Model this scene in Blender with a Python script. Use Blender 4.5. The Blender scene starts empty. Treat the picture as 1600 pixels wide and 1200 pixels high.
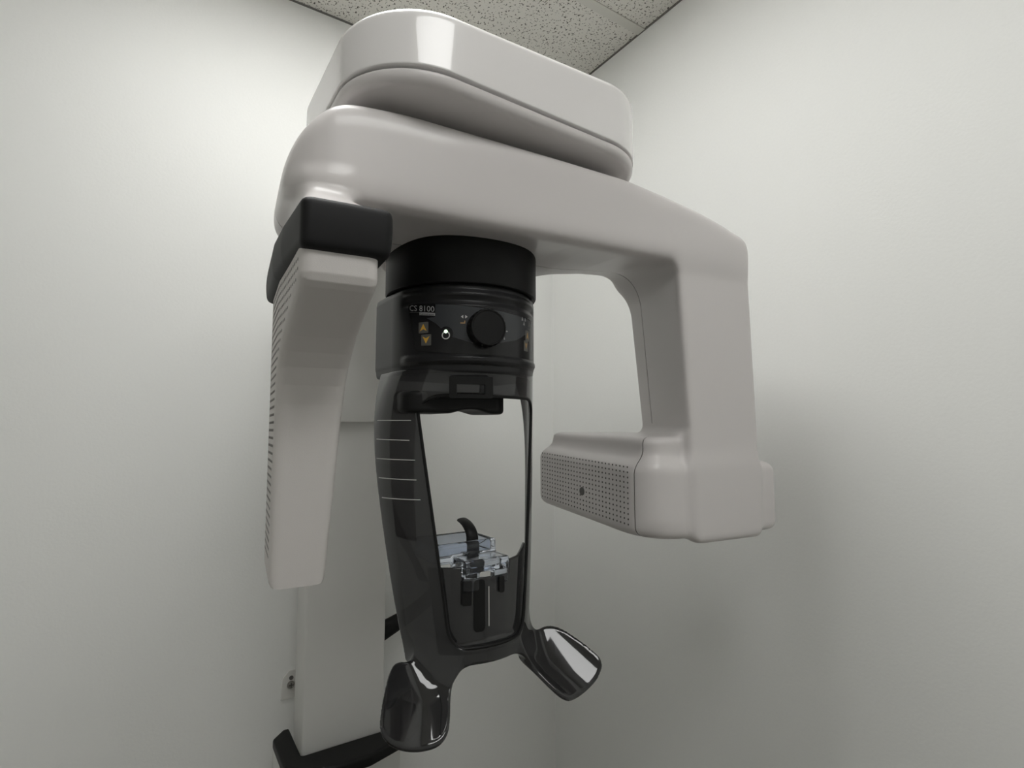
import bpy, bmesh, math
import numpy as np
from mathutils import Vector, Matrix
from mathutils.geometry import delaunay_2d_cdt

# ------------------------------------------------------------------ camera, world, lights, exposure
sc = bpy.context.scene
ZC = 1.5                                            # camera height above the floor
FPX = 850.0
PITCH = math.atan(70/850.0)
HEAD = math.radians(56.8)
cam_d = bpy.data.cameras.new('camera')
cam_d.sensor_width = 36.0
cam_d.lens = 36.0*FPX/1600.0
cam_d.clip_start = 0.02
cam = bpy.data.objects.new('camera', cam_d)
sc.collection.objects.link(cam)
cam.location = (0, 0, ZC)
cam.rotation_euler = (math.pi/2+PITCH, 0, HEAD-math.pi/2)
sc.camera = cam
sc.view_settings.view_transform = 'Standard'
sc.view_settings.look = 'None'
sc.view_settings.gamma = 1.0
sc.view_settings.exposure = 0.46
sc.view_settings.use_curve_mapping = False
sc.render.film_transparent = False
sc.cycles.transparent_max_bounces = 24
sc.cycles.transmission_bounces = 16
sc.cycles.max_bounces = 16
w = bpy.data.worlds.new('world'); sc.world = w; w.use_nodes = True
w.node_tree.nodes['Background'].inputs[0].default_value = (0.8, 0.85, 0.8, 1)
w.node_tree.nodes['Background'].inputs[1].default_value = 0.02
LAMP_STRENGTH = 7.6
LAMP_COLOR = (1.0, 1.0, 0.985, 1)
LAMPS = [(-0.05, 0.56, 0.475, 1.0865), (-0.20, 0.66, -0.745, -0.135)]   # ceiling troffers x0,x1,y0,y1: above the machine, behind the camera

# ------------------------------------------------------------------ room numbers (z relative to the camera height)
XW, YW, ZCEIL, ZFLOOR = 1.182, 1.538, 1.2, -1.5
XB, YB = -1.35, -1.75

# ------------------------------------------------------------------ helpers
def link(o): sc.collection.objects.link(o); return o
def tag(o, label=None, cat=None, group=None, kind=None):
    for k, v in (('label', label), ('category', cat), ('group', group), ('kind', kind)):
        if v: o[k] = v
    return o
def empty(name, loc):
    o = bpy.data.objects.new(name, None); link(o); o.location = loc
    o.empty_display_size = 0.05
    return o
def mk(name, V, F, mat, parent=None, normals=None, smooth=True):
    """one mesh object; vertices given with z measured from the camera height"""
    me = bpy.data.meshes.new(name)
    V = np.asarray(V, float).copy(); V[:, 2] += ZC
    base = V.mean(0); base[2] = V[:, 2].min()
    me.from_pydata([tuple(p) for p in (V-base)], [], [tuple(int(i) for i in f) for f in F])
    me.validate()
    me.materials.append(mat)
    if smooth:
        me.polygons.foreach_set('use_smooth', [True]*len(me.polygons))
    if normals is not None:
        me.normals_split_custom_set(normals)
    o = bpy.data.objects.new(name, me); link(o)
    o.location = base
    if parent is not None:
        pm = world_of(parent)
        o.parent = parent
        o.location = Vector(base) - pm
    return o
def world_of(o):
    p = Vector(o.location)
    while o.parent:
        o = o.parent; p += Vector(o.location)
    return p
def from_bm(name, bm, mat, parent=None, angle=40):
    bmesh.ops.recalc_face_normals(bm, faces=bm.faces)
    bm.verts.index_update()
    V = np.array([v.co[:] for v in bm.verts]); F = [[v.index for v in f.verts] for f in bm.faces]
    o = mk(name, V, F, mat, parent)
    o.data.set_sharp_from_angle(angle=math.radians(angle))
    bm.free()
    return o
def bevel(bm, w, seg=3, edges=None):
    bmesh.ops.bevel(bm, geom=list(edges or bm.edges), offset=w, segments=seg, profile=0.5, affect='EDGES')
def boxbm(x0, x1, y0, y1, z0, z1, bm=None):
    bm = bm or bmesh.new()
    r = bmesh.ops.create_cube(bm, size=1)
    for v in r['verts']:
        v.co = Vector((x0+(v.co.x+.5)*(x1-x0), y0+(v.co.y+.5)*(y1-y0), z0+(v.co.z+.5)*(z1-z0)))
    return bm
def lathe(prof, cx, cy, seg=96, cap=True):
    bm = bmesh.new(); rings = []
    for r, z in prof:
        rings.append([bm.verts.new((cx+r*math.cos(2*math.pi*i/seg), cy+r*math.sin(2*math.pi*i/seg), z)) for i in range(seg)])
    for a, b in zip(rings, rings[1:]):
        for i in range(seg):
            bm.faces.new((a[i], a[(i+1) % seg], b[(i+1) % seg], b[i]))
    if cap:
        bm.faces.new(rings[0]); bm.faces.new(rings[-1])
    return bm
def tube(pts, r, seg=10, closed=False, up=(0.123, 0.3, 0.95)):
    """swept tube along points; r may be a list; flat=(normal, k) squashes"""
    bm = bmesh.new(); n = len(pts); P = [Vector(p) for p in pts]; rings = []
    up = Vector(up).normalized()
    for i in range(n):
        a = P[(i-1) % n] if (closed or i > 0) else P[i]; b = P[(i+1) % n] if (closed or i < n-1) else P[i]
        t = (b-a).normalized(); s = t.cross(up).normalized(); q = s.cross(t).normalized()
        rr = r[i] if hasattr(r, '__len__') else r
        ra, rb = rr if hasattr(rr, '__len__') else (rr, rr)
        rings.append([bm.verts.new(P[i]+s*ra*math.cos(2*math.pi*k/seg)+q*rb*math.sin(2*math.pi*k/seg)) for k in range(seg)])
    rng = range(n) if closed else range(n-1)
    for i in rng:
        a, b = rings[i], rings[(i+1) % n]
        for k in range(seg): bm.faces.new((a[k], a[(k+1) % seg], b[(k+1) % seg], b[k]))
    if not closed: bm.faces.new(rings[0]); bm.faces.new(rings[-1])
    return bm

# signed distance modelling: a solid is a distance function, meshed by surface nets and snapped to the exact surface
def smin(a, b, k):
    h = np.maximum(k-np.abs(a-b), 0)/k
    return np.minimum(a, b)-h*h*k*.25
def smax(a, b, k): return -smin(-a, -b, k)
def smaxs(k, *a):
    r = a[0]
    for b in a[1:]: r = smax(r, b, k)
    return r
def rbox2(x, y, cx, cy, hx, hy, r):
    qx = np.abs(x-cx)-hx+r; qy = np.abs(y-cy)-hy+r
    return np.hypot(np.maximum(qx, 0), np.maximum(qy, 0))+np.minimum(np.maximum(qx, qy), 0)-r
def rbox(x, y, z, c, h, r):
    qx = np.abs(x-c[0])-h[0]+r; qy = np.abs(y-c[1])-h[1]+r; qz = np.abs(z-c[2])-h[2]+r
    return np.sqrt(np.maximum(qx, 0)**2+np.maximum(qy, 0)**2+np.maximum(qz, 0)**2)+np.minimum(np.maximum(qx, np.maximum(qy, qz)), 0)-r
def poly2(x, y, pts):
    pts = np.array(pts, float); n = len(pts)
    d = np.full(np.shape(x), 1e9); s = np.ones(np.shape(x))
    for i in range(n):
        a = pts[i]; b = pts[i-1]
        ex, ey = b-a; wx = x-a[0]; wy = y-a[1]
        t = np.clip((wx*ex+wy*ey)/(ex*ex+ey*ey), 0, 1)
        d = np.minimum(d, (wx-ex*t)**2+(wy-ey*t)**2)
        c1 = y >= a[1]; c2 = y < b[1]; c3 = ex*wy > ey*wx
        flip = (c1 & c2 & c3) | (~c1 & ~c2 & ~c3)
        s = np.where(flip, -s, s)
    return s*np.sqrt(d)
def nets(f, lo, hi, h):
    ax = [np.arange(lo[i]-h*1.37, hi[i]+h*2, h) for i in range(3)]
    n = [len(a) for a in ax]
    X, Y, Z = np.meshgrid(*ax, indexing='ij')
    D = f(X, Y, Z)
    S = D < 0
    acc = np.zeros((n[0]-1, n[1]-1, n[2]-1, 3)); cnt = np.zeros((n[0]-1, n[1]-1, n[2]-1))
    for axis in range(3):
        a = [slice(None)]*3; b = [slice(None)]*3
        a[axis] = slice(0, -1); b[axis] = slice(1, None)
        da, db = D[tuple(a)], D[tuple(b)]
        cr = (da < 0) != (db < 0)
        t = np.where(cr, da/np.where(cr, da-db, 1), 0)
        o = [k for k in range(3) if k != axis]
        for i in (0, 1):
            for j in (0, 1):
                s = [slice(None)]*3
                s[o[0]] = slice(i, n[o[0]]-1+i); s[o[1]] = slice(j, n[o[1]]-1+j)
                c = cr[tuple(s)]; tt = t[tuple(s)]
                acc[..., axis] += c*tt; acc[..., o[0]] += c*i; acc[..., o[1]] += c*j; cnt += c
    act = cnt > 0
    idx = -np.ones(act.shape, int); idx[act] = np.arange(act.sum())
    ii = np.argwhere(act)
    V = (ii + acc[act]/cnt[act][:, None])*h + np.array([a[0] for a in ax])
    F = []
    for axis in range(3):
        o = [(axis+1) % 3, (axis+2) % 3]
        a = [slice(1, -1)]*3; b = [slice(1, -1)]*3
        a[axis] = slice(0, -1); b[axis] = slice(1, None)
        sa, sb = S[tuple(a)], S[tuple(b)]
        e = np.argwhere(sa != sb); fl = sa[tuple(e.T)]
        e = e + np.array([0 if k == axis else 1 for k in range(3)])
        def g(d0, d1):
            q = e.copy(); q[:, o[0]] += d0; q[:, o[1]] += d1
            return idx[tuple(q.T)]
        Q = np.stack([g(-1, -1), g(0, -1), g(0, 0), g(-1, 0)], 1)
        Q[~fl] = Q[~fl][:, ::-1]
        F.append(Q)
    F = np.concatenate(F)
    F = F[(F >= 0).all(1)]
    e = 2e-4
    def grad(P):
        x, y, z = P.T
        return np.stack([f(x+e, y, z)-f(x-e, y, z), f(x, y+e, z)-f(x, y-e, z), f(x, y, z+e)-f(x, y, z-e)], 1)/(2*e)
    for it in range(5):
        G = grad(V); d = f(*V.T)
        st = (d/np.maximum((G**2).sum(1), .25))[:, None]*G
        L = np.linalg.norm(st, axis=1, keepdims=True)
        st *= np.minimum(1, .5*h/np.maximum(L, 1e-9))
        V = V-st
    return V, F, grad
def solid(name, f, lo, hi, h, mat, parent=None, xf=None, split=None, cuts=()):
    """f: distance in local axes; xf(P)->scene axes; cuts: list of (origin, normal, half_gap, mask(P)); split(P)->index of the name list"""
    V, F, grad = nets(f, lo, hi, h)
    polys = F
    if cuts:
        bm = bmesh.new()
        vs = [bm.verts.new(p) for p in V]
        for q in F:
            try: bm.faces.new([vs[i] for i in q])
            except ValueError: pass
        for (o, nrm, gap, mask) in cuts:
            for sgn in (-1, 1):
                bmesh.ops.bisect_plane(bm, geom=bm.verts[:]+bm.edges[:]+bm.faces[:], dist=1e-7,
                                       plane_co=Vector(o)+Vector(nrm)*gap*sgn, plane_no=nrm)
            kill = []
            for fc in bm.faces:
                c = fc.calc_center_median()
                if abs((c-Vector(o)).dot(Vector(nrm))) < gap and mask(c): kill.append(fc)
            bmesh.ops.delete(bm, geom=kill, context='FACES')
        bm.verts.index_update()
        V = np.array([v.co[:] for v in bm.verts]); polys = [[v.index for v in fc.verts] for fc in bm.faces]
        bm.free()
    G = grad(V); G /= np.maximum(np.linalg.norm(G, axis=1, keepdims=True), 1e-9)
    names = name if isinstance(name, list) else [name]
    mats = mat if isinstance(mat, list) else [mat]*len(names)
    pars = parent if isinstance(parent, list) else [parent]*len(names)
    if xf is not None:
        W = xf(V); N = xf(V+G*1e-3)-W; N /= np.linalg.norm(N, axis=1, keepdims=True)
    else: W, N = V, G
    groups = [[] for _ in names]
    for fc in polys:
        c = V[list(fc)].mean(0)
        groups[split(c) if split else 0].append(list(fc))
    out = []
    for nm, fs, m, par in zip(names, groups, mats, pars):
        used = sorted(set(i for q in fs for i in q)); mp = {v: i for i, v in enumerate(used)}
        fs2 = [[mp[i] for i in q] for q in fs]
        Vl = W[used]; Nl = N[used]
        ln = []
        for q in fs2:
            P = Vl[q]; fn = np.cross(P[2]-P[0], (P[3] if len(q) > 3 else P[1])-P[1] if len(q) > 3 else P[1]-P[2])
            L = np.linalg.norm(fn); fn = fn/L if L > 1e-14 else Nl[q[0]]
            for i in q: ln.append(Nl[i])
        me_o = mk(nm, Vl, fs2, m, par)
        if len(me_o.data.loops) == len(ln):
            me_o.data.normals_split_custom_set([tuple(x) for x in ln])
        out.append(me_o)
    return out if isinstance(name, list) else out[0]

# flat artwork (labels, buttons, windows, seals) laid on a surface through a map (s, t, offset) -> point
def patch(name, polys, mapf, mat, parent, thick=.0006, step=.006, base=0.0, build=True):
    bm = bmesh.new()
    for poly in polys:
        outer, holes = (poly if isinstance(poly, tuple) else (poly, []))
        loops = [outer]+list(holes)
        pts = []; edges = []
        for lp in loops:
            dense = []
            for i in range(len(lp)):
                a = np.array(lp[i]); b = np.array(lp[(i+1) % len(lp)])
                k = max(1, int(np.linalg.norm(b-a)/step))
                for j in range(k): dense.append(a+(b-a)*j/k)
            s0 = len(pts); pts += [Vector(p) for p in dense]
            edges += [(s0+i, s0+(i+1) % len(dense)) for i in range(len(dense))]
        arr = np.array([p[:] for p in pts]); lo, hi = arr.min(0), arr.max(0)
        gx, gy = np.meshgrid(np.arange(lo[0], hi[0], step), np.arange(lo[1], hi[1], step))
        gx, gy = gx.ravel(), gy.ravel()
        def inside(x, y):
            d = poly2(x, y, outer)
            for hl in holes: d = np.maximum(d, -poly2(x, y, hl))
            return d
        keep = inside(gx, gy) < -step*.4
        pts += [Vector((a, b)) for a, b in zip(gx[keep], gy[keep])]
        vo, _, fo, *_ = delaunay_2d_cdt(pts, edges, [], 0, 1e-7)
        VO = np.array([v[:] for v in vo])
        C = np.array([VO[list(f)].mean(0) for f in fo])
        ins = inside(C[:, 0], C[:, 1]) < 0
        top = [bm.verts.new(mapf(p[0], p[1], base+thick)) for p in VO]
        bot = [bm.verts.new(mapf(p[0], p[1], base)) for p in VO]
        ec = {}
        for f, k in zip(fo, ins):
            if not k: continue
            try:
                bm.faces.new([top[i] for i in f]); bm.faces.new([bot[i] for i in reversed(f)])
            except ValueError: continue
            for i in range(len(f)):
                a, b = f[i], f[(i+1) % len(f)]
                if (b, a) in ec: del ec[(b, a)]
                else: ec[(a, b)] = 1
        for a, b in ec:
            try: bm.faces.new((top[b], top[a], bot[a], bot[b]))
            except ValueError: pass
    bmesh.ops.delete(bm, geom=[v for v in bm.verts if not v.link_faces], context='VERTS')
    if not build: return bm
    return from_bm(name, bm, mat, parent, 35)
def rrect(x0, x1, y0, y1, r, n=5):
    out = []
    for cx, cy, a0 in ((x1-r, y1-r, 0), (x0+r, y1-r, 90), (x0+r, y0+r, 180), (x1-r, y0+r, 270)):
        for i in range(n+1):
            a = math.radians(a0+90*i/n); out.append((cx+r*math.cos(a), cy+r*math.sin(a)))
    return out
def circle(cx, cy, r, n=24, ry=None):
    return [(cx+r*math.cos(2*math.pi*i/n), cy+(ry or r)*math.sin(2*math.pi*i/n)) for i in range(n)]
def text_on(name, body, s0, z0, height, mapf, mat, parent, width=None, base=.001):
    cu = bpy.data.curves.new('text', 'FONT'); cu.body = body; cu.size = 1.0; cu.resolution_u = 3
    to = bpy.data.objects.new('text', cu); link(to)
    dg = bpy.context.evaluated_depsgraph_get(); dg.update()
    me = bpy.data.meshes.new_from_object(to.evaluated_get(dg))
    V = np.array([v.co[:] for v in me.vertices]); F = [list(p.vertices) for p in me.polygons]
    bpy.data.objects.remove(to); bpy.data.curves.remove(cu); bpy.data.meshes.remove(me)
    lo, hi = V.min(0), V.max(0)
    k = height/(hi[1]-lo[1]); kx = (width/(hi[0]-lo[0])) if width else k
    W = [mapf(s0+(p[0]-lo[0])*kx, z0+(p[1]-lo[1])*k, base) for p in V]
    return mk(name, np.array(W), F, mat, parent, smooth=False)

# ------------------------------------------------------------------ materials
def mat(name, color, rough=.5, coat=0, coat_rough=.05, spec=.5, metal=0, noise=0, bump=0, bscale=300):
    m = bpy.data.materials.new(name); m.use_nodes = True
    nt = m.node_tree; b = nt.nodes['Principled BSDF']
    b.inputs['Base Color'].default_value = (*color, 1)
    b.inputs['Roughness'].default_value = rough
    b.inputs['Metallic'].default_value = metal
    b.inputs['Specular IOR Level'].default_value = spec
    b.inputs['Coat Weight'].default_value = coat
    b.inputs['Coat Roughness'].default_value = coat_rough
    if noise or bump:
        tc = nt.nodes.new('ShaderNodeTexCoord'); n = nt.nodes.new('ShaderNodeTexNoise')
        n.inputs['Scale'].default_value = bscale; n.inputs['Detail'].default_value = 4
        nt.links.new(tc.outputs['Object'], n.inputs['Vector'])
        if bump:
            bp = nt.nodes.new('ShaderNodeBump'); bp.inputs['Strength'].default_value = bump
            bp.inputs['Distance'].default_value = .001
            nt.links.new(n.outputs['Fac'], bp.inputs['Height']); nt.links.new(bp.outputs['Normal'], b.inputs['Normal'])
        if noise:
            mx = nt.nodes.new('ShaderNodeMixRGB'); mx.blend_type = 'MIX'
            mx.inputs[1].default_value = (*[c*(1-noise) for c in color], 1); mx.inputs[2].default_value = (*[min(1, c*(1+noise)) for c in color], 1)
            nt.links.new(n.outputs['Fac'], mx.inputs[0]); nt.links.new(mx.outputs[0], b.inputs['Base Color'])
    return m
def emit(name, color, strength):
    m = bpy.data.materials.new(name); m.use_nodes = True
    b = m.node_tree.nodes['Principled BSDF']
    b.inputs['Base Color'].default_value = (*color[:3], 1)
    b.inputs['Emission Color'].default_value = (*color[:3], 1)
    b.inputs['Emission Strength'].default_value = strength
    return m
M = {}
M['wall'] = mat('wall_paint', (.86, .865, .842), .55, spec=.25, noise=.015, bump=.25, bscale=160)
M['white'] = mat('white_plastic', (.68, .65, .64), .33, coat=.18, coat_rough=.10, spec=.35)
M['white_gloss_lit'] = mat('white_gloss_plastic_lit', (.84, .82, .81), .25, coat=.6, coat_rough=.04)  # gantry plastic made paler; the housing's extra brightness is put into the colour
M['white_matte'] = mat('white_textured_plastic', (.66, .63, .61), .55, spec=.3, bump=.15, bscale=900)
M['column'] = mat('column_paint', (.74, .735, .71), .45, spec=.3)
M['black'] = mat('black_matte_plastic', (.0065, .0065, .0065), .5, spec=.25)
M['cap'] = mat('black_rubberised_plastic', (.009, .009, .0095), .55, spec=.22)
M['housing'] = mat('charcoal_plastic', (.017, .017, .018), .34, spec=.25, coat=.05, coat_rough=.1)
M['panel_dark'] = mat('panel_black', (.010, .010, .011), .25, spec=.4)
M['panel_gray'] = mat('panel_grey', (.045, .048, .052), .3, spec=.4)
M['dark_core'] = mat('dark_gap', (.03, .03, .03), .8)
M['mark'] = mat('white_print', (.62, .62, .60), .5)
M['mark_dim'] = mat('grey_print', (.33, .33, .33), .5)
M['btn'] = mat('button_grey', (.11, .11, .10), .4)
M['gold'] = mat('arrow_gold', (.75, .43, .06), .4)
M['bronze'] = mat('arrow_bronze', (.45, .28, .12), .4)
M['led'] = emit('green_lamp', (.75, 1.0, .72), 1.2)
M['dot'] = mat('vent_hole', (.13, .125, .12), .9, spec=.1)
M['dot_pale'] = mat('vent_hole_pale', (.30, .29, .28), .9, spec=.1)
M['port'] = mat('grey_port', (.11, .105, .10), .5)
M['steel'] = mat('screw_steel', (.35, .34, .32), .35, metal=1)
M['zinc'] = mat('bracket_white', (.72, .71, .68), .5)
M['floor'] = mat('floor_vinyl', (.17, .155, .135), .45, noise=.1, bscale=20)
M['door'] = mat('door_wood', (.30, .20, .12), .45, noise=.12, bscale=14)
M['tbar'] = mat('ceiling_grid_metal', (.60, .59, .54), .45, spec=.4)
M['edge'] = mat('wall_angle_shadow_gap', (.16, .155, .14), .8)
M['lens'] = emit('troffer_diffuser', LAMP_COLOR, LAMP_STRENGTH)
M['lens_2'] = emit('troffer_diffuser_dim', LAMP_COLOR, LAMP_STRENGTH*.72)
# smoked translucent shell
m = mat('smoked_acrylic', (.020, .020, .0215), .07, coat=1.0, coat_rough=.03); M['smoke'] = m
nt = m.node_tree; pb = nt.nodes['Principled BSDF']; out = nt.nodes['Material Output']
tr = nt.nodes.new('ShaderNodeBsdfTransparent'); tr.inputs[0].default_value = (.45, .45, .46, 1)
mx = nt.nodes.new('ShaderNodeMixShader'); mx.inputs[0].default_value = .40
nt.links.new(pb.outputs[0], mx.inputs[1]); nt.links.new(tr.outputs[0], mx.inputs[2]); nt.links.new(mx.outputs[0], out.inputs[0])
# clear plastic
m = bpy.data.materials.new('clear_plastic'); m.use_nodes = True; M['clear'] = m
b = m.node_tree.nodes['Principled BSDF']
b.inputs['Base Color'].default_value = (.80, .86, .97, 1); b.inputs['Roughness'].default_value = .05
b.inputs['Transmission Weight'].default_value = 1.0; b.inputs['IOR'].default_value = 1.47
# mineral fibre tile with pin holes and fissures
m = mat('ceiling_tile', (.70, .685, .635), .85, spec=.1); M['tile'] = m
nt = m.node_tree; b = nt.nodes['Principled BSDF']
tc = nt.nodes.new('ShaderNodeTexCoord')
def specks(scale, thr, soft, stretch, rot=0, seed=0):
    mp = nt.nodes.new('ShaderNodeMapping'); mp.inputs['Scale'].default_value = (stretch[0], stretch[1], 1)
    mp.inputs['Rotation'].default_value = (0, 0, rot); mp.inputs['Location'].default_value = (seed, seed*.7, 0)
    vo = nt.nodes.new('ShaderNodeTexNoise'); vo.inputs['Scale'].default_value = scale
    vo.inputs['Detail'].default_value = 1.5; vo.inputs['Roughness'].default_value = .45
    rp = nt.nodes.new('ShaderNodeMapRange'); rp.inputs['From Min'].default_value = thr; rp.inputs['From Max'].default_value = thr+soft
    nt.links.new(tc.outputs['Object'], mp.inputs['Vector']); nt.links.new(mp.outputs[0], vo.inputs['Vector'])
    nt.links.new(vo.outputs['Fac'], rp.inputs['Value'])
    return rp.outputs[0]
sp = [specks(190, .638, .03, (1, .55), .6, 3), specks(190, .638, .03, (.55, 1), .3, 9), specks(420, .66, .06, (1, 1), 0, 5)]
cur = None
for i, s in enumerate(sp):
    c = nt.nodes.new('ShaderNodeMixRGB'); c.blend_type = 'MIX'
    c.inputs[2].default_value = (.11, .105, .09, 1) if i < 2 else (.38, .37, .33, 1)
    if cur is None: c.inputs[1].default_value = (.70, .685, .635, 1)
    else: nt.links.new(cur, c.inputs[1])
    nt.links.new(s, c.inputs[0]); cur = c.outputs[0]
nt.links.new(cur, b.inputs['Base Color'])

# ------------------------------------------------------------------ the room
def wallobj(name, x0, x1, y0, y1, z0, z1, m):
    o = from_bm(name, boxbm(x0, x1, y0, y1, z0, z1), m); return tag(o, kind='structure')
T = .1
wallobj('wall_left', XB-T, XW+T, YW, YW+T, ZFLOOR, ZCEIL+T, M['wall'])
wallobj('wall_right', XW, XW+T, YB, YW, ZFLOOR, ZCEIL+T, M['wall'])
wallobj('wall_back', XB-T, XW+T, YB-T, YB, ZFLOOR, ZCEIL+T, M['wall'])
wallobj('wall_side', XB-T, XB, YB, YW, ZFLOOR, ZCEIL+T, M['wall'])
wallobj('floor', XB-T, XW+T, YB-T, YW+T, ZFLOOR-T, ZFLOOR, M['floor'])
# suspended ceiling with openings for the two lights
bm = bmesh.new()
GY = [YB, -1.355, -.745, -.135, .475, 1.0865, YW]
for r0, r1 in zip(GY, GY[1:]):
    cells = sorted((L[0], L[1]) for L in LAMPS if abs(L[2]-r0) < .01)
    x = XB
    for c0, c1 in cells+[(XW, XW)]:
        if c0 > x: boxbm(x, c0, r0, r1, ZCEIL, ZCEIL+.02, bm)
        x = c1
ceil = tag(from_bm('ceiling', bm, M['tile']), kind='structure')
bm = bmesh.new()
for yb_ in GY[1:-1]:
    boxbm(XB, XW, yb_-.0145, yb_+.0145, ZCEIL-.0035, ZCEIL+.002, bm)
for L in LAMPS:
    for xb_ in L[:2]: boxbm(xb_-.012, xb_+.012, L[2], L[3], ZCEIL-.004, ZCEIL+.001, bm)
tag(from_bm('trim_1', bm, M['tbar']), kind='structure')
# thin reveal where the ceiling meets the walls
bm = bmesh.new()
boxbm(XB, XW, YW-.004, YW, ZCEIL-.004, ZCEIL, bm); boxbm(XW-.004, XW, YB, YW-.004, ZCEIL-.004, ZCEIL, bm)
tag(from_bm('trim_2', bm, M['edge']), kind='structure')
# recessed ceiling lights (outside the frame, they light the room and show in reflections)
for (lx0, lx1, ly0, ly1), lab in zip(LAMPS, ('recessed ceiling light directly above the x-ray machine', 'wide recessed ceiling light behind the camera')):
    lt = empty('ceiling_light', (.5*(lx0+lx1), .5*(ly0+ly1), ZC+ZCEIL+.02))
    tag(lt, lab, 'ceiling light')
    bm = bmesh.new()
    for (a, b_, c, d) in ((lx0, lx1, ly1-.02, ly1), (lx0, lx1, ly0, ly0+.02), (lx0, lx0+.02, ly0+.02, ly1-.02), (lx1-.02, lx1, ly0+.02, ly1-.02)):
        boxbm(a, b_, c, d, ZCEIL+.0, ZCEIL+.03, bm)
    from_bm('frame', bm, M['tbar'], lt)
    from_bm('diffuser', boxbm(lx0+.02, lx1-.02, ly0+.02, ly1-.02, ZCEIL+.008, ZCEIL+.014), M['lens' if ly0 > 0 else 'lens_2'], lt)

# ------------------------------------------------------------------ the x-ray unit
AX, AY = .44, .834
root = empty('panoramic_xray_unit', (AX, 1.48, ZC-.9))
tag(root, 'white and charcoal wall-mounted panoramic dental x-ray machine filling the middle of the room corner', 'x-ray machine')
G6 = math.radians(-6)
Uv = np.array([math.cos(G6), math.sin(G6), 0]); Vv = np.array([-math.sin(G6), math.cos(G6), 0])
def gx(P):
    P = np.atleast_2d(P)
    return np.array([AX, AY, 0])+P[:, :1]*Uv+P[:, 1:2]*Vv+P[:, 2:3]*np.array([0, 0, 1.])

# column on the left wall
bm = boxbm(.315, .509, 1.36, 1.455, -.752, .446); bevel(bm, .006)
col = from_bm('column', bm, M['column'], root)
from_bm('mounting_rail', boxbm(.344, .480, 1.450, YW, -.80, .44), M['column'], root)
bm = boxbm(.318, .506, 1.344, 1.365, .016, .445); bevel(bm, .004)
from_bm('carriage', bm, M['column'], root)
bm = boxbm(.285, .588, 1.44, YW, -1.45, -.80); bevel(bm, .006)
from_bm('base_post', bm, M['column'], root)
# black tray at the foot of the column
def traydist(x, y, z):
    p = poly2(x, y, [(.272, 1.335), (.272, 1.47), (.30, 1.50), (.60, 1.50), (.63, 1.44), (.60, 1.35), (.53, 1.30), (.45, 1.275), (.38, 1.275), (.31, 1.295)])
    body = smax(p, np.abs(z+.7585)-.0135, .008)
    hole = rbox2(x, y, .412, 1.45, .0985, .092, .004)
    return np.maximum(body, -hole)
solid('foot_tray', traydist, (.26, 1.26, -.78), (.64, 1.51, -.735), .004, M['black'], root)
# wall tab with its screw
bm = bmesh.new()
pts = [(.318, -.622), (.303, -.640), (.300, -.690), (.345, -.690), (.345, -.622)]
tab = patch('wall_bracket', [pts], lambda s, t, o: (s, YW-o, t), M['zinc'], root, thick=.004, step=.02)
patch('screw_slot', [circle(.3235, -.640, .0055)], lambda s, t, o: (s, YW-.004-o, t), M['dot'], tab, thick=.0003, step=.02)
bm = lathe([(.0025, 0), (.0045, .0005), (.009, .001), (.0095, .003), (.0085, .0055), (.005, .0065), (.001, .0065)], 0, 0, 24)
for v in bm.verts: v.co = Vector((.3225+v.co.x, YW-.004-v.co.z, -.656+v.co.y))
from_bm('screw', bm, M['steel'], tab)
bm = boxbm(.3165, .3285, YW-.0118, YW-.0103, -.6572, -.6548); boxbm(.3213, .3237, YW-.0118, YW-.0103, -.662, -.650, bm)
from_bm('screw_cross', bm, M['dot'], tab)
# black holder fixed to the right flank of the column
hp = [(.505, 1.44, -.545), (.56, 1.44, -.525), (.61, 1.44, -.505), (.66, 1.43, -.47), (.69, 1.42, -.43)]
from_bm('hand_switch_holder', tube(hp, [(.02, .026), (.018, .022), (.017, .019), (.016, .018), (.014, .016)], 16), M['black'], root)
bm = boxbm(.512, .528, 1.43, 1.46, -.745, -.64); bevel(bm, .004)
from_bm('tray_hook', bm, M['black'], root)

# overhead housing: rounded plan lofted through (inset, z) steps, turned a little about the wall axis
def rrect4(x0, x1, y0, y1, rf, rb, n=20):
    out = []
    for cx, cy, a0, r in ((x1-rb, y1-rb, 0, rb), (x0+rb, y1-rb, 90, rb), (x0+rf, y0+rf, 180, rf), (x1-rf, y0+rf, 270, rf)):
        for i in range(n+1):
            a_ = math.radians(a0+90*i/n); out.append((cx+r*math.cos(a_), cy+r*math.sin(a_)))
    return out
def loft(prof, cx=.4430, cy=.798, hx=.2560, hy=.197, r=.120, n=22):
    bm = bmesh.new(); rings = []
    for ins, z in prof:
        tilt = 0.0; dz = np.interp(z, [.4285, .457, .545], [-.0045, -.006, .0095])
        pl = rrect4(-hx+ins, hx-ins, -hy+ins, hy-ins, r-ins, .10-ins, n)
        pl2 = []
        for i in range(len(pl)):
            a_ = np.array(pl[i]); b_ = np.array(pl[(i+1) % len(pl)]); k = 10 if i % (n+1) == n else 1
            for j in range(k): pl2.append(a_+(b_-a_)*j/k)
        rings.append([bm.verts.new((cx+p[0], cy+p[1]+math.tan(tilt)*p[0]*np.clip((.1-p[1])/.2, 0, 1), z+dz*p[0]/.25)) for p in pl2])
    for a_, b_ in zip(rings, rings[1:]):
        for i in range(len(a_)): bm.faces.new((a_[i], a_[(i+1) % len(a_)], b_[(i+1) % len(a_)], b_[i]))
    bm.faces.new(rings[0]); bm.faces.new(rings[-1])
    return bm
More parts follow.
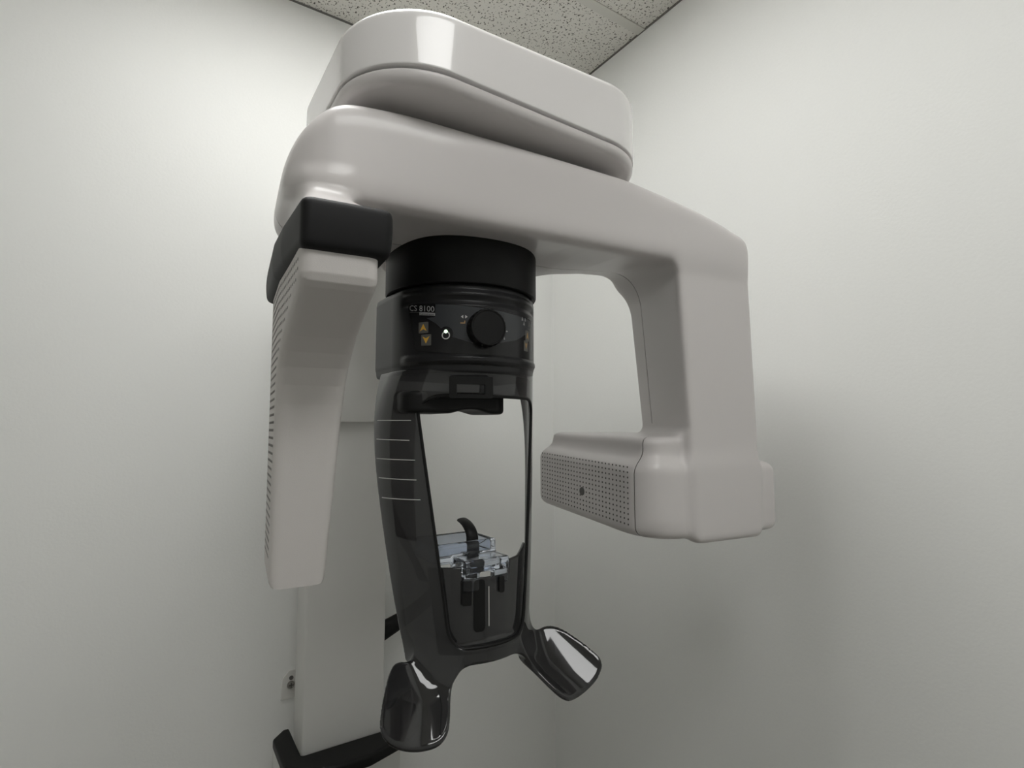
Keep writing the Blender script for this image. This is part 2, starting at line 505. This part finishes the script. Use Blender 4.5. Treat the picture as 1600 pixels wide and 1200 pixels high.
def arcp(i0, z0, r, a0, a1, n=8, kz=1):
    return [(i0+r*(1-math.cos(math.radians(a0+(a1-a0)*j/n))), z0+kz*r*math.sin(math.radians(a0+(a1-a0)*j/n))) for j in range(n+1)]
head = from_bm('overhead_housing', loft([(.004, .4555), (.0012, .4558), (.0003, .4562), (0, .457), (0, .459), (0, .475), (0, .50), (0, .5290), (0, .5335)]+arcp(0, .534, .014, 10, 90, 8)+[(.018, .548)]), M['white_gloss_lit'], root, 60)
from_bm('lower_cover', loft([(.012, .4510), (.004, .4510), (.0018, .4505), (.0012, .449), (.0012, .447)]+arcp(.0012, .4465, .012, 10, 90, 9, -1)+[(.05, .4325), (.09, .4300)]), M['white'], head, 60)
from_bm('seam_core', loft([(.012, .445), (.012, .462)]), M['dark_core'], head, 30)
bm = boxbm(.318, .506, 1.0, 1.475, .440, .540); bevel(bm, .01)
from_bm('neck', bm, M['white'], head)

# rotating gantry, in its own axes u (along the beam), v (towards the wall), z
def tube_head(u, v, z):
    top = -.044-.050*(.156-v)
    bot = -.159-.078*(.157-v)-.01*(u-.25)
    lower = smax(smaxs(.080, .25-u, -.186-v), smaxs(.016, u-.560, v-.165), .012)
    lower = smaxs(.020, lower, z-top, bot-z)
    upper = smax(smaxs(.040, .274-u, -.172-v), smaxs(.016, u-.48, v-.152), .014)
    upper = smaxs(.014, upper, z+.007+.02*(.165-v), -.15-z)
    return smin(lower, upper, .026)
def capd(u, v, z, z0=.190, z1=.2475, g=0.0):
    bul = .006*(1-((z-.218)/.04)**2)
    uo = -.2935-.075*np.clip(v+.28, 0, .16)-bul*np.clip((v+.29)/.1, 0, 1)
    return smaxs(.010, uo-u+g, u-(-.200+.002*np.clip((z-.19)/.056, 0, 1))-bul*.5+g, -.282-v-bul*.6+g, v-.03+g, z0-z, z-z1)
UT = np.linspace(-.35, .55, 181)
TT = np.interp(UT, [-.35, -.318, -.308, -.268, -.235, -.16, .08, .214, .30, .379, .44, .483, .52], [.20, .305, .350, .404, .419, .4245, .4185, .4135, .402, .389, .374, .359, .340])
TT = np.convolve(np.pad(TT, 4, mode='edge'), np.ones(9)/9, 'valid')
def gantry(u, v, z):
    top = np.interp(u, UT, TT)
    under = .286+(v+.2)/.2*np.interp(u, [.08, .154, .241, .327], [0, .002, .016, .022])+.009*np.exp(-((v+.10)/.06)**2)*np.clip((.22-u)/.1, 0, 1)
    plan = np.where(u < .1, rbox2(u, v, .0935, -.0, .4080, .2, .085), rbox2(u, v, .0935, -.0, .4045, .2, .022))
    beam = smaxs(.028, plan*1.0, (z-top)*.85)
    back = smin(v-.006, np.hypot(u, v)-.158, .05)
    beam = smaxs(.03, beam, under-z)
    beam = smax(beam, back, .02)
    uin = .319+.057*(.30-z)+(v+.2)*(.25+.26*(.30-z))
    arm = smaxs(.016, uin-u, u-.53, -.193-v, -.191-z)
    arm = smaxs(.02, arm, z-.34)
    arm = smax(arm, v-.006, .012)
    g = smin(beam, arm, np.interp(v, [-.2, -.12, 0], [.022, .05, .085]))
    g = smaxs(.012, g, u-(.4990+.010*np.clip((.30-z)/.3, 0, 1)-.03*np.clip(-.06-z, 0, .2)), -.2-v)
    q_ = np.clip((z-.2475)/.045, 0, 1.2)
    vf = -.279+.088*q_**.75
    uo = -.2925-.075*np.clip(v+.28, 0, .16)+.022*q_
    ledge = smaxs(.010, (vf-v)*.5, (uo-u)*.8, (u+.2015+.035*q_)*.8, v-.0, .240-z, z-.31)
    g = smin(g, ledge, .022)
    g = smax(g, -.3075-u, .012)
    g = np.maximum(g, np.where(u < 0, np.interp(u, [-.203, -.190, 0], [.2472, .2855, .2855])-z, -1))
    return smin(g, tube_head(u, v, z), .022)
def gsplit(c):
    if c[2] < .02 and c[1] > -.146 and c[0] < .33 and c[0] > 0: return 1
    if c[2] < -.0 and c[1] > .008: return 1
    if c[1] > -.047 and (c[2] > .0): return 2
    return 0
front, cover, rear = solid(['rotating_arm', 'tube_head_cover', 'rear_cover'], gantry, (-.33, -.30, -.205), (.57, .18, .43), .0043,
      [M['white'], M['white'], M['white']], root, xf=gx, split=gsplit,
      cuts=[((0, -.146, 0), (0, 1, 0), .0006, lambda c: c.z < .012 and c.x < .34),
            ((0, -.047, 0), (0, 1, 0), .0007, lambda c: c.z > .012)])
# perforations on the tube head face (u = .25)
def facemap(s, t, o): return tuple(gx(np.array([.25-o, s, t]))[0])
dots = []
for i in range(29):
    for j in range(12):
        s = -.136+i*.01015; f_ = j/11
        zt_ = -.052-.045*(.15-s); zb_ = -.1440-.058*(.15-s)
        t = zb_+(zt_-zb_)*f_
        if s**2+(t+.119)**2 < .0095**2: continue
        dots.append(circle(s, t, .0017, 7))
patch('perforations', dots, facemap, M['dot'], cover, thick=.0003, step=.02, base=.0001)
patch('beam_port', [circle(.0, -.119, .0078, 28)], facemap, M['port'], cover, thick=.0006, step=.01, base=.0001)

# black cap and sensor arm hanging at the left end
solid('sensor_arm_cap', capd, (-.33, -.30, .18), (-.18, .05, .255), .003, M['cap'], root, xf=gx)
prof = [(-.276, .215), (-.2755, .166), (-.272, .1585), (-.264, .1525), (-.240, .1425), (-.205, .127), (-.175, .112), (-.152, .096), (-.136, .078), (-.126, .056), (-.1205, .03), (-.118, .0), (-.116, -.203), (.0, -.196), (.01, .215)]
def send(u, v, z):
    side = poly2(v, z, prof)
    uo = -.2925-.06*np.clip(v+.28, 0, .16)
    ui = -.2085-.075*np.clip(.10-z, 0, .4)-.02*np.clip(v+.28, 0, .15)
    return smaxs(.014, side, uo-u, u-ui)
sens = solid('sensor_housing', send, (-.33, -.29, -.215), (-.19, .03, .225), .0033, M['white_matte'], root, xf=gx)
def smap(s, t, o):
    uo = -.2925-.06*min(max(s+.28, 0), .16)
    return tuple(gx(np.array([uo-o, s, t]))[0])
dots = []
for i in range(24):
    for j in range(36):
        s = -.262+i*.0105; t = -.165+j*.0102
        d = poly2(np.array([s]), np.array([t]), prof)[0]
        if d < -.013 and t < .183: dots.append(circle(s, t, .0020, 6))
patch('perforations', dots, smap, M['dot_pale'], sens, thick=.0003, step=.02, base=.0001)

# collar and control housing on the rotation axis
from_bm('collar', lathe([(.05, .300), (.1295, .300), (.1302, .296), (.1302, .225), (.1288, .2225), (.120, .222), (.05, .222)], AX, AY, 128), M['black'], root, 50)
def uplan(x, y, R, yc, xc=AX):
    dx = x-xc; dy = y-yc
    return np.where(dy < 0, np.hypot(dx, dy), np.abs(dx))-R
zr = [.06, .085, .0965, .099, .103, .108, .114, .188, .192, .196, .200, .204, .2075, .2105, .214, .222]
rr = [.123, .1235, .1240, .1275, .1302, .1298, .1262, .1262, .1235, .1218, .1235, .126, .1262, .1245, .1225, .1225]
rr0 = [.123, .1235, .125, .1258, .1262, .1262, .1262, .1262, .1262, .1262, .1262, .1262, .1262, .1262, .1255, .1240]
def houd(x, y, z):
    th = np.degrees(np.arctan2(x-AX, AY-y))+12
    wgt = np.clip((66-np.abs(th))/10, 0, 1); wgt = wgt*wgt*(3-2*wgt)
    R = np.interp(z, zr, rr)*wgt+np.interp(z, zr, rr0)*(1-wgt)
    a = uplan(x, y, R, AY)
    return smaxs(.006, a, y-.915, z-.2225, .084-z)
house = solid('control_housing', houd, (.30, .695, .08), (.58, .92, .226), .0026, M['housing'], root)
# control panel: s = arc length, centred 12 degrees off the axis
RP = .1264
def pm(s, z, o=0):
    th = s/RP+math.radians(-12)
    return (AX+(RP+o)*math.sin(th), AY-(RP+o)*math.cos(th), z)
def S(deg): return math.radians(deg+12)*RP
def arcs(pts): return [(S(a), z) for a, z in pts]
def rounded(poly, r, n=4):
    out = []
    P = [np.array(p, float) for p in poly]
    for i in range(len(P)):
        a, b_, c = P[i-1], P[i], P[(i+1) % len(P)]
        d1 = (a-b_)/np.linalg.norm(a-b_); d2 = (c-b_)/np.linalg.norm(c-b_)
        p0, p1 = b_+d1*r, b_+d2*r
        for k in range(n+1):
            t = k/n; out.append(tuple((1-t)**2*p0+2*t*(1-t)*b_+t*t*p1))
    return out
pan = rounded([(S(-68.5), .1925), (S(-40), .1893), (S(-10), .1842), (S(18), .1808), (S(43), .1790), (S(38), .1065), (S(12), .1075), (S(-10), .1095), (S(-36), .1132), (S(-60.5), .1185)], .004)
pnl = patch('control_panel', [pan], pm, M['panel_dark'], root, thick=.0012, step=.004, base=-.0002)
sw = [(S(-45.8), .1888), (S(-12), .1835), (S(20), .1790), (S(38), .1775), (S(33), .163), (S(27), .153), (S(15), .140), (S(0), .132), (S(-12), .1285), (S(-20), .1290), (S(-30), .1355), (S(-36), .1395), (S(-45), .1585), (S(-52), .1680), (S(-46), .1692)]
patch('grey_field', [sw], pm, M['panel_gray'], pnl, thick=.0004, step=.005, base=.001)
text_on('lettering', 'CS 8100', S(-66.5), .1822, .0088, lambda a_, b_, o: pm(a_, b_-.125*(a_-S(-66.5)), o), M['mark_dim'], pnl, width=S(-46.5)-S(-66.5), base=.0016)
patch('name_plate', [[(S(-58), .1782), (S(-46), .1753), (S(-46), .1708), (S(-58), .1737)]], pm, M['mark_dim'], pnl, thick=.0003, base=.0011, step=.006)
text_on('lettering', 'Carestream', S(-57.3), .1743, .0030, lambda a_, b_, o: pm(a_, b_-.125*(a_-S(-57.3)), o), M['panel_dark'], pnl, width=S(-46.8)-S(-57.3), base=.0016)
patch('underline', [[(S(-66.5), .1803), (S(-58), .1782), (S(-58), .1777), (S(-66.5), .1798)]], pm, M['btn'], pnl, thick=.0003, base=.0011)
def arrow(cx, cz, up, hw=.0055, hh=.0055):
    k = 1 if up else -1
    return [(cx-hw, cz-k*hh), (cx, cz-k*hh*.45), (cx+hw, cz-k*hh), (cx, cz+k*hh)]
for a, z, up, mm in ((-54.6, .1538, True, 'gold'), (-52.4, .1345, False, 'gold'), (29.2, .1512, True, 'bronze'), (27.1, .1340, False, 'bronze')):
    hb = .0082 if a < 0 else .0065
    bt = patch('arrow_button', [rrect(S(a)-hb, S(a)+hb, z-.0085, z+.0085, .001)], pm, M['btn'], pnl, thick=.0006, base=.0011)
    patch('arrow', [arrow(S(a), z, up, .0058 if a < 0 else .0035)], pm, M[mm], bt, thick=.0003, base=.0018)
c = (S(-38.2), .1405)
patch('power_backing', [circle(c[0], c[1]+.003, .0105, 24)], pm, M['panel_dark'], pnl, thick=.0005, base=.0012)
patch('power_ring', [(circle(*c, .0062, 28), [circle(*c, .0047, 28)])], pm, M['mark'], pnl, thick=.0005, base=.0018)
patch('power_lamp', [circle(c[0], c[1]+.0058, .0027, 16)], pm, M['led'], pnl, thick=.0006, base=.0022)
q = (S(-26), .169)
patch('symbol', [[(q[0]-.0048, q[1]), (q[0]-.0012, q[1]+.0027), (q[0]-.0012, q[1]-.0027)], [(q[0]+.0052, q[1]), (q[0]+.0016, q[1]+.0027), (q[0]+.0016, q[1]-.0027)]], pm, M['mark'], pnl, thick=.0003, base=.0016)
patch('symbol', [[(q[0]-.0055, q[1]-.0105), (q[0]+.0018, q[1]-.0105), (q[0]+.0018, q[1]-.006), (q[0]+.0003, q[1]-.006), (q[0]+.0003, q[1]-.0088), (q[0]-.0055, q[1]-.0088)]], pm, M['bronze'], pnl, thick=.0003, base=.0016)
patch('symbol', [[(S(a)-.0024, z-.0025), (S(a)+.0024, z-.0025), (S(a), z+.0035)] for a, z in ((22, .1765), (26, .1765), (24.2, .1695))], pm, M['mark_dim'], pnl, thick=.0003, base=.0016)
patch('symbol', [(rrect(S(32)-.005, S(32)+.006, .163, .181, .001), [rrect(S(32)-.0043, S(32)+.0053, .1637, .1803, .001)]), [(S(32)-.002, .168), (S(32)+.003, .168), (S(32)+.0005, .175)]], pm, M['btn'], pnl, thick=.0003, base=.0016)
patch('symbol', [circle(S(5.5), .1515, .0024, 8, .0011), [(S(3.5)-.0015, .1380), (S(3.5)+.0015, .1380), (S(3.5), .1425)]], pm, M['mark_dim'], pnl, thick=.0003, base=.0016)
# knob
kth = math.radians(-11.5); kd = Vector((math.sin(kth), -math.cos(kth), 0)); kx = Vector((math.cos(kth), math.sin(kth), 0))
kc = Vector((AX, AY, .1515))+kd*.124
bm = bmesh.new(); seg = 96; rings = []
for r, d in ((.0285, 0), (.0285, .005), (.0290, .007), (.0290, .019), (.0270, .0225), (.0255, .0225), (.0245, .0215), (.012, .0212), (.002, .021)):
    ring = []
    for i in range(seg):
        a = 2*math.pi*i/seg; r2 = r*(1-.03*(i % 4 < 2)) if .004 < d < .0195 and r > .028 else r
        ring.append(bm.verts.new(kc+kd*d+kx*r2*math.cos(a)+Vector((0, 0, 1))*r2*math.sin(a)))
    rings.append(ring)
for a, b_ in zip(rings, rings[1:]):
    for i in range(seg): bm.faces.new((a[i], a[(i+1) % seg], b_[(i+1) % seg], b_[i]))
bm.faces.new(rings[-1]); bm.faces.new(rings[0])
from_bm('knob', bm, M['black'], pnl)

# smoked shell that carries the chin rest and the two hand grips
zt = np.array([.10, .085, .05, 0, -.05, -.1, -.15, -.2, -.25, -.3, -.35])
cR = np.polyfit(zt, [.1245, .127, .1375, .1435, .1435, .1400, .1360, .1315, .1260, .1195, .113], 4)
cY = np.polyfit(zt, [.834, .839, .858, .868, .869, .864, .859, .852, .846, .838, .831], 4)
cB = np.polyfit(zt, [.885, .882, .873, .864, .857, .851, .842, .832, .820, .809, .800], 3)
RZ = lambda z: np.polyval(cR, np.clip(z, -.36, .1)); YZ = lambda z: np.polyval(cY, np.clip(z, -.36, .1)); BZ = lambda z: np.polyval(cB, np.clip(z, -.36, .1))
WIN = lambda z: .1025+.118*z
ZT, ZB = .050, -.322
def grip(x, y, z):
    """one hand grip for the +x side (mirror by |x-AX|): a concave paddle"""
    t = np.array([.40, -.82, -.41]); t /= np.linalg.norm(t)
    wv = np.array([-.836, -.549, -.10]); wv -= t*(wv@t); wv /= np.linalg.norm(wv)
    nv = np.cross(t, wv); nv *= -1 if nv[2] < 0 else 1
    o = np.array([.107, .752, -.354])
    px, py, pz = x-o[0], y-o[1], z-o[2]
    a = px*t[0]+py*t[1]+pz*t[2]; b = px*wv[0]+py*wv[1]+pz*wv[2]; c = px*nv[0]+py*nv[1]+pz*nv[2]
    c0 = 9.0*b*b-.42*b-.15*a-.010
    hwi = np.interp(a, [-.05, 0, .05, .11], [.042, .047, .046, .038])
    hwo = np.interp(a, [-.06, -.02, .02, .06, .10], [.024, .034, .043, .048, .049])
    pl = rbox2(a, b, .047, 0, .062, .050, .030)
    pl = smax(pl, np.maximum(b-hwi, (-b-hwo)*.9), .01)
    pl = smax(pl, (a+.28*b-.094)*.95, .018)
    return smax(pl, np.abs(c-c0)/1.15-.0042, .006)
def shelld(x, y, z):
    X = np.abs(x-AX)+AX
    R = RZ(z); Y = YZ(z)
    d = uplan(X, y, R, Y)
    sh = np.abs(d+.003)-.003
    sh = smax(sh, y-BZ(z)+np.where(x > AX, np.interp(z, [-.3, .05], [.008, .030]), 0), .004)
    sh = smax(sh, z-.092, .003)
    bot = -.346+.5*np.clip(np.abs(x-AX)-.05, 0, .1)**1.2*.0 
    sh = smax(sh, bot-z, .004)
    # window
    zc = .5*(ZT+ZB); hz = .5*(ZT-ZB)
    wz = rbox2((X-AX)*.10/np.maximum(WIN(z), .02), z, 0, zc, .10, hz, .030)
    sh = smax(sh, -wz, .004)
    g = grip(X-AX, y, z)
    return smin(sh, g, .038)
shell = solid('smoked_shell', shelld, (.25, .60, -.46), (.63, .90, .10), .0026, M['smoke'], root)
def shm(s, z, o=0):
    """s = x offset on the front of the shell"""
    R = float(RZ(z))+o; Y = float(YZ(z))
    k = max(-.999, min(.999, s/R))
    return (AX+s*(1), Y-R*math.sqrt(max(0, 1-k*k)), z)
def sha(deg, z, o=0):
    R = float(RZ(z))+o; Y = float(YZ(z)); a = math.radians(deg)
    return (AX+R*math.sin(a), Y-R*math.cos(a), z)
# black seal round the opening
rim = []
r = .03
zc = .5*(ZT+ZB)
base = rrect(-.10, .10, ZB, ZT, r, 8)
dense = []
for i in range(len(base)):
    a = np.array(base[i]); b_ = np.array(base[(i+1) % len(base)]); k = max(1, int(np.linalg.norm(b_-a)/.01))
    for j in range(k): dense.append(a+(b_-a)*j/k)
rim = [shm(p[0]*WIN(p[1])/.10, p[1], -.002) for p in dense]
from_bm('opening_seal', tube(rim, .0026, 8, closed=True), M['black'], shell)
# scale marks on the left leg
L = []
for (a0, z0, a1, z1) in ((-84, .0134, -53, .0127), (-82.5, -.0164, -53, -.0175), (-82, -.0468, -49, -.0473), (-80, -.0768, -48.5, -.0769), (-78, -.1073, -46.5, -.1062)):
    L.append([(a0/1000, z0-.0007), (a1/1000, z1-.0006), (a1/1000, z1+.0006), (a0/1000, z0+.0007)])
patch('height_marks', L, lambda s, z, o: sha(s*1000, z, o), M['mark'], shell, thick=.0003, step=.003, base=.0001)
# black rib behind the left leg
patch('inner_rib', [[(-73/1000, -.115), (-71.5/1000, -.165), (-61/1000, -.195), (-55/1000, -.226), (-47/1000, -.229), (-56/1000, -.19), (-66/1000, -.15)]],
      lambda s, z, o: sha(s*1000, z, o-.012), M['black'], shell, thick=.003, step=.004)
# inner chin panel filling the lower part of the opening
def chind(x, y, z):
    R = RZ(z)-.009; Y = YZ(z)
    d = np.abs(uplan(x, y, R, Y)+.003)-.003
    top = np.interp(x-AX, [-.12, -.046, -.044, .036, .038, .06, .085], [-.207, -.207, -.224, -.224, -.204, -.203, -.190])
    d = smaxs(.003, d, z-top, -.334-z, np.abs(x-AX)-WIN(z)-.010, y-Y)
    shelf = smaxs(.004, np.abs(z+.322+.25*(y-.74))-.004, uplan(x, y, R+.002, Y), y-Y+.05, np.abs(x-AX)-WIN(z)-.003)
    return smin(d, shelf, .006)
chin = solid('chin_panel', chind, (.33, .70, -.345), (.55, .86, -.19), .0026, M['smoke'], root)
def chm(s, z, o=0):
    R = float(RZ(z))-.009+o; Y = float(YZ(z)); return (AX+s, Y-math.sqrt(max(1e-6, R*R-s*s)), z)
patch('slot', [rrect(-.030, -.012, -.302, -.226, .006)], chm, M['black'], chin, thick=.0012, step=.006)
patch('guide_line', [[(-.006, -.296), (-.0048, -.296), (-.0048, -.238), (-.006, -.238)]], chm, M['mark'], chin, thick=.0005, step=.006, base=.0004)
for x0, x1, z0, z1 in ((-.048, -.034, -.262, -.226), (.012, .022, -.250, -.226)):
    patch('socket', [rrect(x0, x1, z0, z1, .003)], chm, M['black'], chin, thick=.004, step=.006)
# temple rest seen through the top of the opening
def templed(x, y, z):
    p = rbox2(x, y, .405, .805, .092, .040, .030)
    cut = np.hypot((x-.425)/1.3, z+.012)-.043
    return smax(smaxs(.008, p, z-.058, .024-z), -cut, .006)
temple = solid('temple_rest', templed, (.30, .75, .015), (.51, .86, .062), .0026, M['black'], root)
def fm(s, z, o=0):
    th = s/RP; return (AX+(.1305+o)*math.sin(th), AY-(.1305+o)*math.cos(th), z)
fr = (rrect(math.radians(-35.5)*RP, math.radians(-6)*RP, .046, .0785, .002), [rrect(math.radians(-30.5)*RP, math.radians(-11.5)*RP, .0515, .0665, .001)])
patch('temple_rest_bracket', [fr], fm, M['black'], root, thick=.004, step=.004, base=-.004)

# ------------------------------------------------------------------ chin rest inserted in the chin panel
cr = empty('chin_rest', (.425, .76, ZC-.24))
tag(cr, 'clear plastic chin rest with black bite hook, slotted into the charcoal shell opening', 'chin rest')
def trayd(x, y, z):
    # back block: a shallow open cup
    zz = z+.192
    b1 = rbox(x, y, z, (.418, .808, -.192), (.054, .042, .016), .006)
    c1 = rbox(x, y, z, (.418, .808, -.179), (.047, .035, .018), .004)
    up = smax(b1, -c1, .003)
    b2 = rbox(x, y, z, (.432, .752, -.206), (.040, .024, .010), .004)
    l1 = rbox(x, y, z, (.407, .736, -.225), (.014, .007, .019), .005)
    l2 = rbox(x, y, z, (.458, .736, -.221), (.014, .007, .016), .005)
    return smin(smin(up, b2, .004), np.minimum(l1, l2), .003)
solid('tray', trayd, (.35, .71, -.255), (.49, .86, -.17), .002, M['clear'], cr)
hk = []; hr = []
for i in range(13):
    t = i/12
    if t < .45: y, z = .782, -.235+t/.45*.058
    else:
        a = (t-.45)/.55*math.radians(78); y = .782+.045*(1-math.cos(a)); z = -.177+.0265*math.sin(a)
    hk.append((.4355, y, z)); hr.append((.0075*(1-.5*t), .0115*(1-.15*t)))
from_bm('bite_hook', tube(hk, hr, 16, up=(1, 0, 0)), M['black'], cr)
bm = boxbm(.418, .444, .772, .794, -.215, -.196); bevel(bm, .004)
from_bm('hook_base', bm, M['clear'], cr)
